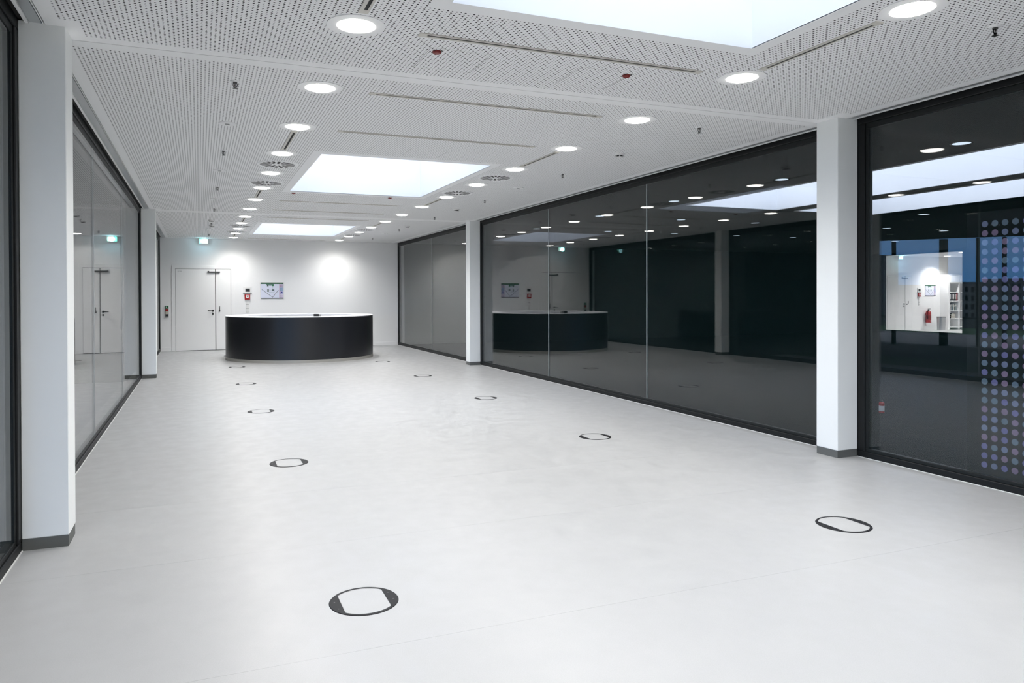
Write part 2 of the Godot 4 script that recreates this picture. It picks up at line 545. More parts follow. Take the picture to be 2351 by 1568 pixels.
func shaft(called: String, label: String, group: String, s: Array, y0: float, y1: float) -> void:
	var c := P((s[0] + s[2]) / 2.0, y0, (s[1] + s[3]) / 2.0)
	var hx: float = (s[2] - s[0]) / 2.0; var hd: float = (s[3] - s[1]) / 2.0; var h := y1 - y0
	var t := thing(called, label, "skylight", c, group)
	var th := 0.05
	bpart("shaft_wall", Vector3(-hx - th, 0, -hd - th), Vector3(-hx, h, hd + th), M.shaft_white, t)
	bpart("shaft_wall", Vector3(hx, 0, -hd - th), Vector3(hx + th, h, hd + th), M.shaft_white, t)
	bpart("shaft_wall", Vector3(-hx, 0, -hd - th), Vector3(hx, h, -hd), M.shaft_white, t)
	bpart("shaft_wall", Vector3(-hx, 0, hd), Vector3(hx, h, hd + th), M.shaft_white, t)
	bpart("roof_pane", Vector3(-hx - 0.03, h, -hd - 0.03), Vector3(hx + 0.03, h + 0.02, hd + 0.03), M.roof_glass, t)

func skylights() -> void:
	for i in SKYLIGHTS.size():
		shaft("skylight", ["bright rectangular skylight above the nearest floor boxes", "bright rectangular skylight in the middle of the ceiling between four round air vents", "bright rectangular skylight above the reception counter"][i], "skylights of the hall", SKYLIGHTS[i], 3.001, 3.95)

# ---------------------------------------------------------------- beyond the right glazing
func dark_room() -> void:
	var x0 := XR + 0.2; var x1 := 24.2
	var f := struct("floor_2", "dark carpet of the unlit room behind the glazing")
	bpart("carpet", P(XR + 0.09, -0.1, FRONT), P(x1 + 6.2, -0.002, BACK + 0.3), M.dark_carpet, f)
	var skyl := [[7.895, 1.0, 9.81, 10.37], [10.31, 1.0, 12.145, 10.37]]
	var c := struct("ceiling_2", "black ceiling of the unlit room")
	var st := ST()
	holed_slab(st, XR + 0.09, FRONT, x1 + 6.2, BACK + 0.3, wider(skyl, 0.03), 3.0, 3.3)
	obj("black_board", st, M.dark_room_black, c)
	shaft("skylight", "long skylight of the dark room on the side of the glazing", "skylights of the dark room", skyl[0], 2.995, 4.0)
	shaft("skylight", "long skylight of the dark room on the far side of the dark beam", "skylights of the dark room", skyl[1], 2.995, 4.0)
	var w := struct("wall_dark_room", "black walls of the unlit room")
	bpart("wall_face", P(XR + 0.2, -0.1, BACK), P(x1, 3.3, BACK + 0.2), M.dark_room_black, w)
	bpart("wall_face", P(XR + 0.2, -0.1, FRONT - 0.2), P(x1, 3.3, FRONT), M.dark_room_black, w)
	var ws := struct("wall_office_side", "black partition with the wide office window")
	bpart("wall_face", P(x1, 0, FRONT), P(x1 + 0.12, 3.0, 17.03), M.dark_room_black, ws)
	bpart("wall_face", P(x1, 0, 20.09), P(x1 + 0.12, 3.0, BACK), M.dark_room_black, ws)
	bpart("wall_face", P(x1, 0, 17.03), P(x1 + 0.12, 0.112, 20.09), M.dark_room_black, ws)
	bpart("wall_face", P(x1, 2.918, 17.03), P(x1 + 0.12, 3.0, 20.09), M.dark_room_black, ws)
	var wn := struct("window_9", "bright window of the lit office")
	bpart("glass_pane", P(x1 + 0.05, 0.112, 17.03), P(x1 + 0.06, 2.918, 20.09), M.roof_glass, wn)
	# faint downlights in the black ceiling
	var first: Node3D = null
	var spots := []
	for d in [2.7, 5.155, 7.64, 10.03, 12.42, 15.28]: spots.append([7.31, d])
	for x in [9.244, 11.17]:
		for d in [12.44, 15.31]: spots.append([x, d])
	for x in [13.09, 15.0, 16.93, 18.84]:
		for d in [9.98, 12.38, 15.27]: spots.append([x, d])
	for s in spots:
		var row := [7.31, 9.244, 11.17, 13.09, 15.0, 16.93, 18.84].find(s[0])
		var along := clampi(int(round((15.3 - s[1]) / 2.5)), 0, 5)
		var lab := "faint downlight in the black ceiling, %s row from the glazing, %s from its end wall" % [ORDINAL[row], ORDINAL[along]]
		if first == null:
			first = thing("faint_downlight", lab, "downlight", P(s[0], 3.0, s[1]), "faint downlights of the dark room")
			var a := ST()
			lathe(a, [[0.085, -0.004], [0.105, -0.004], [0.105, 0.0]], 24)
			obj("rim", a, M.chrome, first)
			var b := ST()
			lathe(b, [[0.0, 0.0], [0.0, -0.003], [0.085, -0.003]], 24)
			obj("lamp_disc", b, M.faint_lamp_glow, first)
		else:
			copy(first, P(s[0], 3.0, s[1]), lab)
	# a small red canister on the carpet close to the glazing
	var rc := thing("red_canister", "small red canister with white band on the dark carpet", "canister", P(7.75, 0.0, 6.46))
	var st2 := ST()
	lathe(st2, [[0.0, 0.0], [0.031, 0.0], [0.031, 0.0], [0.031, 0.118], [0.031, 0.118], [0.02, 0.134]], 24)
	obj("can", st2, M.red, rc)
	var st3 := ST()
	lathe(st3, [[0.02, 0.134], [0.014, 0.15], [0.014, 0.15], [0.0, 0.152]], 20)
	obj("cap", st3, M.black_plastic, rc)
	var st4 := ST()
	lathe(st4, [[0.0315, 0.02], [0.0315, 0.085]], 24)
	obj("white_band", st4, M.light_plastic, rc)

func office() -> void:
	var x0 := 24.32; var x1 := 30.2; var d0 := 16.4
	var f := struct("floor_3", "pale floor of the lit office")
	bpart("sheet", P(x0, -0.002, d0), P(x1, 0.004, BACK), M.floor_sheet, f)
	var w := struct("wall_office", "white walls of the lit office")
	bpart("wall_face", P(x0 - 0.1, 0, BACK - 0.001), P(x1 + 0.1, 3.0, BACK + 0.1), M.wall_paint, w)
	bpart("wall_face", P(x1, 0, d0), P(x1 + 0.1, 3.0, BACK), M.wall_paint, w)
	bpart("wall_face", P(x0, 0, d0 - 0.1), P(x1 + 0.1, 3.0, d0), M.wall_paint, w)
	bpart("wall_face", P(x0 - 0.02, 0.1, 20.09), P(x0 + 0.01, 3.0, BACK), M.wall_paint, w)
	var c := struct("ceiling_3", "white ceiling of the lit office")
	bpart("board", P(x0, 2.985, d0), P(x1, 2.999, BACK), M.ceiling_white, c)
	for s in [[27.9, 20.25, "above the fire extinguisher"], [26.0, 18.3, "near the office window"], [28.6, 18.0, "in the far corner away from the door"]]:
		var l := thing("office_lamp", "round lamp shining in the office ceiling " + s[2], "lamp", P(s[0], 2.985, s[1]), "office ceiling lamps")
		var a := ST()
		lathe(a, [[0.0, 0.0], [0.0, -0.005], [0.11, -0.005]], 24)
		obj("lamp_disc", a, M.lamp_glow, l)
		var b := ST()
		lathe(b, [[0.11, -0.007], [0.13, -0.007], [0.13, 0.0]], 24)
		obj("rim", b, M.white_paint, l)
		var sp := SpotLight3D.new()
		sp.name = "office_light"
		sp.light_energy = 8.0
		sp.light_size = 0.1
		sp.spot_angle = 66.0
		sp.spot_angle_attenuation = 0.8
		sp.spot_range = 12.0
		sp.shadow_enabled = true
		sp.rotation.x = -PI / 2.0
		sp.position = Vector3(0, -0.02, 0)
		l.add_child(sp)
	double_door(2, 25.94)
	wall_panel_set(25.93, "in the lit office")
	exit_sign(P(25.99, 2.985, 20.8), "glowing exit sign hanging from the office ceiling")
	# fire extinguisher on the office wall
	var e := thing("fire_extinguisher", "red fire extinguisher with black hose on the office wall", "extinguisher", P(27.55, 0.30, BACK - 0.13))
	var st := ST()
	lathe(st, [[0.0, 0.0], [0.1, 0.0], [0.1, 0.0], [0.1, 0.40], [0.1, 0.40], [0.088, 0.44], [0.055, 0.475], [0.03, 0.485]], 28)
	obj("cylinder", st, M.red, e)
	var v := ST()
	lathe(v, [[0.03, 0.485], [0.03, 0.53], [0.03, 0.53], [0.0, 0.53]], 20)
	box(v, Vector3(-0.02, 0.53, -0.02), Vector3(0.09, 0.545, 0.02))
	box(v, Vector3(-0.02, 0.555, -0.018), Vector3(0.10, 0.57, 0.018))
	obj("valve", v, M.black_plastic, e)
	var h := ST()
	var pts := []
	for k in 13:
		var t := PI * k / 12.0
		pts.append(Vector3(-0.03 - 0.10 * sin(t), 0.51 - 0.2 * (1.0 - cos(t)) , 0.03))
	tube(h, pts, 0.012)
	obj("hose", h, M.black_plastic, e)
	var lb := ST()
	lathe(lb, [[0.1005, 0.12], [0.1005, 0.30]], 28)
	obj("label_band", lb, M.dark_red, e)
	bpart("white_label", Vector3(-0.03, 0.06, 0.096), Vector3(0.05, 0.085, 0.102), M.light_plastic, e)
	bpart("wall_bracket", Vector3(-0.05, 0.3, -0.125), Vector3(0.05, 0.36, -0.09), M.dark_steel, e)
	# waste bin
	var b := thing("waste_bin", "brushed steel waste bin on the office floor", "bin", P(27.92, 0.004, 20.52))
	var bs := ST()
	lathe(bs, [[0.0, 0.0], [0.145, 0.0], [0.145, 0.0], [0.16, 0.53], [0.16, 0.53], [0.152, 0.53], [0.152, 0.53], [0.138, 0.02], [0.0, 0.02]], 32)
	obj("bucket", bs, M.steel, b)
	var br := ST()
	lathe(br, [[0.162, 0.515], [0.164, 0.53], [0.162, 0.537]], 32)
	obj("rim", br, M.dark_steel, b)
	bookcase()

func bookcase() -> void:
	var bx0 := 28.39; var d := BACK - 0.36; var wdt := 1.30
	var t := thing("bookcase", "tall white bookcase with open compartments in the office", "bookcase", P(bx0, 0.004, d))
	var dep := -0.358
	bpart("side_panel", Vector3(0, 0, 0), Vector3(0.09, 2.25, dep), M.white_paint, t, 0.002)
	bpart("side_panel", Vector3(0.62, 0, 0), Vector3(0.68, 2.25, dep), M.white_paint, t, 0.002)
	bpart("side_panel", Vector3(wdt - 0.03, 0, 0), Vector3(wdt, 2.25, dep), M.white_paint, t, 0.002)
	bpart("back_panel", Vector3(0.09, 0.05, dep + 0.01), Vector3(wdt - 0.03, 2.25, dep), M.white_paint, t)
	for y in [0.08, 0.43, 0.75, 1.15, 1.51, 1.885, 2.22]:
		for k in 2:
			var a := 0.09 if k == 0 else 0.68
			var b := 0.62 if k == 0 else wdt - 0.03
			bpart("shelf_board", Vector3(a, y, -0.004), Vector3(b, y + 0.028, dep + 0.01), M.white_paint, t, 0.002)
	bpart("cupboard_door", Vector3(0.095, 1.92, 0.0), Vector3(0.615, 2.21, 0.018), M.white_paint, t, 0.002)
	bpart("cupboard_door", Vector3(0.685, 1.92, 0.0), Vector3(wdt - 0.035, 2.21, 0.018), M.white_paint, t, 0.002)
	var cols := [lin(0.02, 0.02, 0.022), lin(0.025, 0.025, 0.03), lin(0.03, 0.03, 0.03), lin(0.02, 0.02, 0.02), lin(0.26, 0.015, 0.02)]
	for i in 5:
		mat("binder_%d" % i, cols[i], 0.5)
	var names := ["black ring binder at the left end of the bookcase row", "black ring binder second in the bookcase row", "black ring binder in the middle of the bookcase row", "black ring binder next to the red binder", "red ring binder at the end of the bookcase row"]
	for i in 5:
		var x := bx0 + 0.10 + i * 0.100
		var bn := thing("ring_binder", names[i], "binder", P(x, 0.004 + 1.178, d - 0.01 + 0.03), "ring binders in the office bookcase")
		bpart("cover", Vector3(0, 0, 0), Vector3(0.085, 0.315, -0.28), M["binder_%d" % i], bn, 0.003)
		bpart("spine_label", Vector3(0.018, 0.07, 0.0), Vector3(0.062, 0.27, 0.003), M.light_plastic, bn)
	var bc := [lin(0.04, 0.07, 0.09), lin(0.45, 0.46, 0.45), lin(0.02, 0.03, 0.05), lin(0.10, 0.16, 0.18), lin(0.5, 0.5, 0.48), lin(0.03, 0.05, 0.05), lin(0.2, 0.24, 0.25)]
	var bw := [0.05, 0.035, 0.06, 0.045, 0.04, 0.055, 0.05]
	var bh := [0.27, 0.25, 0.30, 0.24, 0.28, 0.26, 0.29]
	var bl := ["dark teal book standing in the bookcase", "thin pale book standing in the bookcase", "tall navy book standing in the bookcase", "grey green book standing in the bookcase", "cream book standing in the bookcase", "black green book standing in the bookcase", "blue grey book standing in the bookcase"]
	var bx := bx0 + 0.10
	for i in 7:
		var bk := thing("book", bl[i], "book", P(bx, 0.004 + 0.778, d + 0.02), "books standing in the office bookcase")
		var m := mat("book_%d" % i, bc[i], 0.6)
		bpart("cover", Vector3(0, 0, 0), Vector3(bw[i], bh[i], -0.22), m, bk, 0.003)
		bpart("title_strip", Vector3(0.008, bh[i] * 0.6, 0.0), Vector3(bw[i] - 0.008, bh[i] * 0.85, 0.002), M.beige_trim, bk)
		bx += bw[i] + 0.012
	var sl := ["dark book at the bottom of the lying stack", "beige book second in the lying stack", "dark brown book in the middle of the lying stack", "cream book near the top of the lying stack", "small black book on top of the lying stack"]
	var sc := [lin(0.03, 0.03, 0.03), lin(0.42, 0.38, 0.28), lin(0.08, 0.05, 0.03), lin(0.5, 0.48, 0.40), lin(0.02, 0.02, 0.02)]
	var y := 0.4625
	for i in 5:
		var hgt: float = [0.045, 0.04, 0.05, 0.035, 0.03][i]
		var off: float = [0.0, 0.02, 0.01, 0.03, 0.05][i]
		var bk := thing("lying_book", sl[i], "book", P(bx0 + 0.18 + off, y, d + 0.02), "books lying in the office bookcase")
		var m := mat("lying_book_%d" % i, sc[i], 0.6)
		bpart("cover", Vector3(0, 0, 0), Vector3(0.26 - 1.5 * off, hgt, -0.2), m, bk, 0.003)
		bpart("page_edge", Vector3(0.01, 0.008, 0.0), Vector3(0.25 - 1.5 * off, hgt - 0.008, 0.001), M.beige_trim, bk)
		y += hgt

# ---------------------------------------------------------------- beyond the left glazing
func strip_of_ground(called: String, x0: float, x1: float, m: Material, label: String) -> void:
	var o := bpart(called, P(x0, -0.3, -12.0), P(x1, -0.02, 42.0), m, self)
	o.set_meta("kind", "structure")
	o.set_meta("label", label)

func outside() -> void:
	strip_of_ground("terrace_edge", -2.5, XL - 0.09, M.paving, "paved strip of the terrace along the glazing")
	strip_of_ground("lawn_strip", -4.3, -2.5, M.lawn, "narrow lawn along the terrace")
	strip_of_ground("gravel_bed", -8.8, -4.3, M.gravel, "dark gravel bed of the terrace")
	strip_of_ground("terrace_path", -15.0, -8.8, M.paving, "pale paved path of the terrace")
	strip_of_ground("lawn_strip_outer", -20.0, -15.0, M.lawn, "lawn in front of the parapet")
	var g := bpart("ground", P(-700, -13.0, -500), P(-22, -12.0, 700), M.asphalt, self)
	g.set_meta("kind", "structure")
	g.set_meta("label", "street level far below the terrace")
	var tw := bpart("terrace_wall", P(-22.0, -12.0, -12.0), P(-1.1, -0.3, 42.0), M.facade_grey, self)
	tw.set_meta("kind", "structure")
	tw.set_meta("label", "storeys below the terrace")
	var pa := thing("parapet", "low dark parapet with a black rail at the terrace edge", "parapet", P(-20.1, -0.02, 15.0))
	bpart("parapet_wall", Vector3(-0.2, 0, -27), Vector3(0.1, 0.40, 27), M.facade_dark, pa)
	bpart("rail", Vector3(-0.22, 0.40, -27), Vector3(0.12, 0.47, 27), M.frame_black, pa)
	# canopy over the terrace; its outer edge runs slantwise
	var cn := thing("canopy", "black flat canopy over the terrace", "canopy", P(-1.16, 3.0, 10.0))
	var st := ST()
	var poly := PackedVector2Array([Vector2(0.0, -3.9), Vector2(0.0, 17.0), Vector2(-22.0, 17.0), Vector2(-18.8, 10.0), Vector2(-4.02, -8.75), Vector2(-4.02, -3.9)])
	polygon_slab(st, poly, 0.02, 0.4)
	obj("soffit", st, M.dark_room_black, cn)
	# a dark wing of the building stands on the terrace beside the far bay
	var wg := thing("dark_wing", "dark windowless wing of the building standing on the terrace", "building", P(-3.16, -0.02, 24.0))
	bpart("walls", Vector3(-2.0, 0, -10), Vector3(2.0, 3.5, 10.06), M.dark_room_black, wg)
	bpart("roof_edge", Vector3(-2.0, 3.5, -10), Vector3(2.0, 3.56, 10.06), M.frame_black, wg)
	for p in [[-8.03, 15.43, 0.09], [-8.76, 14.43, 0.16], [-9.25, 13.78, 0.07], [-9.62, 13.30, 0.085], [-12.4, 9.7, 0.09]]:
		var which := "thick black steel post of the canopy" if p[2] > 0.1 else "slim black steel post carrying the canopy edge, %s from the dark wing" % ORDINAL[[15.43, 14.43, 13.78, 13.30, 9.7].find(p[1])]
		var po := thing("canopy_post", which, "post", P(p[0], -0.02, p[1]), "posts of the canopy")
		var h: float = p[2] / 2.0
		bpart("shaft", Vector3(-h, 0.02, -h), Vector3(h, 3.035, h), M.frame_black, po, 0.004)
		bpart("foot_plate", Vector3(-h - 0.04, 0.0, -h - 0.04), Vector3(h + 0.04, 0.02, h + 0.04), M.dark_steel, po)
	# town beyond the terrace
	var psi := deg_to_rad(21.72)
	var list := [
		[2012.0, 2062.0, 250.0, 594.0, "facade_dark", "tall narrow dark house on the skyline beyond the terrace", 4],
		[2066.0, 2180.0, 262.0, 662.0, "facade_grey", "low wide grey house on the skyline beyond the terrace", 3],
		[2184.0, 2296.0, 250.0, 656.0, "facade_grey", "grey house with a pole on its roof beyond the terrace", 4],
		[2304.0, 2420.0, 235.0, 648.0, "facade_dark", "dark block with big windows beyond the terrace", 4],
	]
	for b in list:
		var zc: float = b[2]
		var um: float = (b[0] + b[1]) / 2.0
		var xc: float = (um - 1120.5) / 1667.1 * zc
		var xm := zc * sin(psi) + xc * cos(psi)
		var dm := zc * cos(psi) - xc * sin(psi)
		var half: float = (b[1] - b[0]) / 2.0 / 1667.1 * zc
		var top: float = 1.44 + (682.0 - b[3]) / 1667.1 * zc
		var t := thing("house", b[5], "building", P(2.0 * (XR + 0.018) - xm, -12.0, dm))
		t.rotation.y = psi + PI
		var h := top + 12.0
		bpart("walls", Vector3(-half, 0, 0), Vector3(half, h, 10), M[b[4]], t)
		bpart("cornice", Vector3(-half - 0.2, h, -0.3), Vector3(half + 0.2, h + 0.35, 10.2), M.facade_dark, t)
		var nx := int(2.0 * half / 2.0)
		var sp := 2.0 * half / nx
		var wm := BoxMesh.new()
		wm.size = Vector3(1.0, 1.7, 0.1)
		wm.material = M.pane_dark
		for r in int(b[6]):
			for k in nx:
				inst("window_pane", wm, t, Vector3(-half + (k + 0.5) * sp, h - 2.2 - 3.0 * r, -0.03))
		if "pole" in b[5]:
			bpart("pole", Vector3(half * 0.35, h, 4), Vector3(half * 0.35 + 0.25, h + 4.2, 4.25), M.frame_black, t)

# ---------------------------------------------------------------- ceiling fittings
func ceiling_fittings() -> void:
	# downlights
	var first: Node3D = null
	for i in 19:
		for x in LAMP_X:
			var at := P(x, CEIL, 2.83 + 1.337 * (i - 5))
			var lab := "%s round white downlight from the back wall in the row on the %s" % [ORDINAL[18 - i], by_side(x)]
			if first != null:
				copy(first, at, lab)
				continue
			first = thing("downlight", lab, "downlight", at, "downlights of the hall ceiling")
			var a := ST()
			lathe(a, [[0.106, -0.001], [0.112, -0.006], [0.112, -0.006], [0.166, -0.004], [0.166, -0.004], [0.166, 0.0]], 40)
			obj("trim_ring", a, M.ceiling_white, first)
			var b := ST()
			lathe(b, [[0.0, -0.017], [0.06, -0.0165], [0.092, -0.013], [0.104, -0.007], [0.108, 0.0]], 40)
			obj("diffuser", b, M.lamp_glow, first)
			var l := SpotLight3D.new()
			l.name = "downlight_beam"
			l.light_color = Color(1.0, 0.99, 0.975)
			l.light_energy = 3.2
			l.light_size = 0.1
			l.spot_angle = 78.0
			l.spot_angle_attenuation = 1.0
			l.spot_attenuation = 2.0
			l.spot_range = 14.0
			l.shadow_enabled = true
			l.rotation.x = -PI / 2.0
			l.position = Vector3(0, -0.03, 0)
			first.add_child(l)
	# linear air slots across the hall, between the lamps of a pair
	first = null
	var rank := 7
	for d in [4.165, 5.515, 6.878, 12.21, 13.55, 14.85, 20.45]:
		var at := P(2.245, CEIL, d)
		rank -= 1
		var lab := "%s long narrow air slot across the ceiling, counted from the back wall" % ORDINAL[rank]
		if first != null:
			copy(first, at, lab)
			continue
		first = thing("slot_diffuser", lab, "air slot", at, "air slots across the hall ceiling")
		linear_slot(first, 1.02, true)
	# short slots along the lamp rows
	first = null
	for k in [0, 3, 6, 9, 12]:
		for x in LAMP_X:
			var at := P(x, CEIL, 2.83 + 1.337 * k + 0.668)
			var lab := "%s short dark slot between downlights from the back wall, %s" % [ORDINAL[4 - k / 3], by_side(x)]
			if first != null:
				copy(first, at, lab)
				continue
			first = thing("lamp_row_slot", lab, "air slot", at, "air slots in the lamp rows")
			linear_slot(first, 0.47, false)
	# swirl diffusers
	first = null
	for d in [8.87, 10.385, 16.9, 18.42]:
		for x in LAMP_X:
			var at := P(x + 0.02, CEIL, d)
			var lab := "round white air vent beside the %s end of the %s skylight, %s" % ["far" if d in [10.385, 18.42] else "near", "middle" if d < 12.0 else "last", by_side(x)]
			if first != null:
				copy(first, at, lab)
				continue
			first = thing("air_vent", lab, "air vent", at, "round air vents of the hall ceiling")
			var a := ST()
			lathe(a, [[0.0, -0.006], [0.205, -0.006], [0.205, -0.006], [0.232, -0.010], [0.232, -0.010], [0.238, 0.0]].map(func(p): return p), 40)
			obj("face_plate", a, M.ceiling_white, first)
			for k in 18:
				var t := TAU * (k + 0.5) / 18.0
				var s := ST()
				var u := Vector3(cos(t), 0, sin(t)); var v := Vector3(-sin(t), 0, cos(t)) * 0.018
				var y := Vector3(0, -0.0068, 0)
				var r0 := 0.062 if k % 2 == 0 else 0.10
				quad(s, u * r0 - v * 0.6 + y, u * 0.198 - v + y, u * 0.198 + v + y, u * r0 + v * 0.6 + y)
				obj("slot", s, M.slot_dark, first)
	# pendent sprinklers
	first = null
	for s in [[0.253, 2.9], [0.253, 5.56], [0.253, 8.23], [0.253, 10.96], [0.26, 13.67], [0.253, 16.4], [0.24, 19.18], [4.31, 2.84], [4.32, 5.54], [4.33, 8.28], [4.305, 10.94], [4.326, 13.69], [4.32, 16.4], [4.32, 19.15]]:
		var at := P(s[0], CEIL, s[1])
		var lab := "%s small pendent sprinkler from the back wall on the %s of the ceiling" % [ORDINAL[6 - int(round((s[1] - 2.87) / 2.72))], by_side(s[0])]
		if first != null:
			copy(first, at, lab)
			continue
		first = thing("sprinkler", lab, "sprinkler", at, "sprinklers of the hall ceiling")
		var a := ST()
		lathe(a, [[0.016, -0.010], [0.03, -0.008], [0.036, 0.0]], 24)
		obj("rosette", a, M.white_paint, first)
		var b := ST()
		lathe(b, [[0.0, -0.018], [0.014, -0.018], [0.014, -0.018], [0.014, -0.006]], 16)
		tube(b, [Vector3(-0.013, -0.016, 0), Vector3(-0.014, -0.032, 0), Vector3(-0.008, -0.046, 0), Vector3(0, -0.05, 0)], 0.0028, 8)
		tube(b, [Vector3(0.013, -0.016, 0), Vector3(0.014, -0.032, 0), Vector3(0.008, -0.046, 0), Vector3(0, -0.05, 0)], 0.0028, 8)
		obj("frame", b, M.dark_steel, first)
		var c := ST()
		lathe(c, [[0.0, -0.056], [0.017, -0.055], [0.017, -0.055], [0.017, -0.053], [0.0, -0.05]], 16)
		obj("deflector", c, M.dark_steel, first)
		var g := ST()
		tube(g, [Vector3(0, -0.018, 0), Vector3(0, -0.046, 0)], 0.003, 8)
		obj("glass_bulb", g, M.bulb_red, first)
	# flat round covers
	first = null
	for s in [[0.247, 6.94, "first joint"], [0.247, 9.55, "middle skylight"], [0.25, 12.3, "middle air slots"], [4.29, 9.58, "middle skylight"], [4.3, 17.7, "last skylight"], [0.25, 17.7, "last skylight"]]:
		var at := P(s[0], CEIL, s[1])
		var lab := "flat round white ceiling cover level with the %s on the %s" % [s[2], by_side(s[0])]
		if first != null:
			copy(first, at, lab)
			continue
		first = thing("ceiling_cover", lab, "ceiling cover", at, "flat round covers of the hall ceiling")
		var a := ST()
		lathe(a, [[0.0, -0.007], [0.062, -0.007], [0.062, -0.007], [0.07, -0.010], [0.075, -0.008], [0.077, 0.0]], 32)
		obj("cover_plate", a, M.white_paint, first)
		bpart("sensor_window", Vector3(-0.02, -0.012, -0.012), Vector3(0.02, -0.006, 0.012), M.grey_plastic, first, 0.003)
	# smoke detectors
	first = null
	for s in [[4.306, 6.89, "third"], [4.303, 12.32, "second"], [4.318, 15.68, "first"], [0.244, 15.79, "second"], [0.271, 16.9, "first"]]:
		var at := P(s[0], CEIL, s[1])
		var lab := "%s white domed smoke detector from the back wall on the %s" % [s[2], by_side(s[0])]
		if first != null:
			copy(first, at, lab)
			continue
		first = thing("smoke_detector", lab, "smoke detector", at, "smoke detectors of the hall ceiling")
		var a := ST()
		lathe(a, [[0.048, -0.022], [0.056, -0.018], [0.058, 0.0]], 28)
		obj("base", a, M.light_plastic, first)
		var s2 := ST()
		lathe(s2, [[0.038, -0.036], [0.040, -0.022]], 28)
		obj("slit_band", s2, M.black_plastic, first)
		for k in 6:
			var t := TAU * k / 6.0
			var r := ST()
			var u := Vector3(cos(t), 0, sin(t)) * 0.041
			box(r, u + Vector3(-0.004, -0.037, -0.004), u + Vector3(0.004, -0.021, 0.004))
			obj("rib", r, M.light_plastic, first)
		var d := ST()
		lathe(d, [[0.0, -0.047], [0.022, -0.045], [0.040, -0.036], [0.040, -0.036], [0.0, -0.036]], 28)
		obj("cap", d, M.light_plastic, first)
	# red caps
	first = null
	for s in [[1.418, 4.427, "a square hatch"], [2.821, 4.423, "a square hatch"], [1.335, 11.255, "the middle skylight"], [2.82, 11.265, "the middle skylight"]]:
		var at := P(s[0], CEIL, s[1])
		var lab := "small red round heat detector beside %s in the ceiling, %s" % [s[2], by_side(s[0])]
		if first != null:
			copy(first, at, lab)
			continue
		first = thing("heat_detector", lab, "detector", at, "red caps of the hall ceiling")
		var a := ST()
		lathe(a, [[0.0, -0.016], [0.02, -0.015], [0.027, -0.010], [0.029, 0.0]], 24)
		obj("cap", a, M.dark_red, first)
		for k in 4:
			var t := TAU * (k + 0.5) / 4.0
			var u := Vector3(cos(t), 0, sin(t)) * 0.034
			bpart("clip", u + Vector3(-0.005, -0.004, -0.005), u + Vector3(0.005, 0.0, 0.005), M.black_plastic, first)
	# access hatches: only their hairline frames show
	first = null
	for s in [[1.565, 4.57], [2.64, 4.57], [1.5, 7.6], [2.3, 7.6]]:
		var at := P(s[0], CEIL, s[1])
		var lab := "square hairline hatch in the ceiling near the %s, %s" % ["red detectors" if s[1] < 6.0 else "middle skylight", by_side(s[0] + (0.0 if s[0] < 2.2 else 1.0))]
		if first != null:
			copy(first, at, lab)
			continue
		first = thing("access_hatch", lab, "hatch", at, "hatches of the hall ceiling")
		var h := 0.203
		for k in 2:
			var sg := -1.0 if k == 0 else 1.0
			bpart("joint_line", Vector3(sg * h - 0.0018, -0.0008, -h), Vector3(sg * h + 0.0018, 0.002, h), M.grey_plastic, first)
			bpart("joint_line", Vector3(-h, -0.0008, sg * h - 0.001), Vector3(h, 0.002, sg * h + 0.001), M.light_plastic, first)

func linear_slot(t: Node3D, half: float, across: bool) -> void:
	var mk := func(called: String, a0: float, a1: float, b0: float, b1: float, y0: float, y1: float, m: Material) -> void:
		if across: bpart(called, Vector3(a0, y0, b0), Vector3(a1, y1, b1), m, t)
		else: bpart(called, Vector3(b0, y0, a0), Vector3(b1, y1, a1), m, t)
	mk.call("trim_bar", -half, half, -0.032, -0.010, -0.006, 0.0, M.beige_trim)
	mk.call("trim_bar", -half, half, 0.010, 0.024, -0.006, 0.0, M.beige_trim)
	mk.call("slot_opening", -half + 0.05, half - 0.05, -0.010, 0.010, -0.002, 0.0, M.slot_dark)
	mk.call("end_cap", -half, -half + 0.05, -0.010, 0.010, -0.006, 0.0, M.beige_trim)
	mk.call("end_cap", half - 0.05, half, -0.010, 0.010, -0.006, 0.0, M.beige_trim)

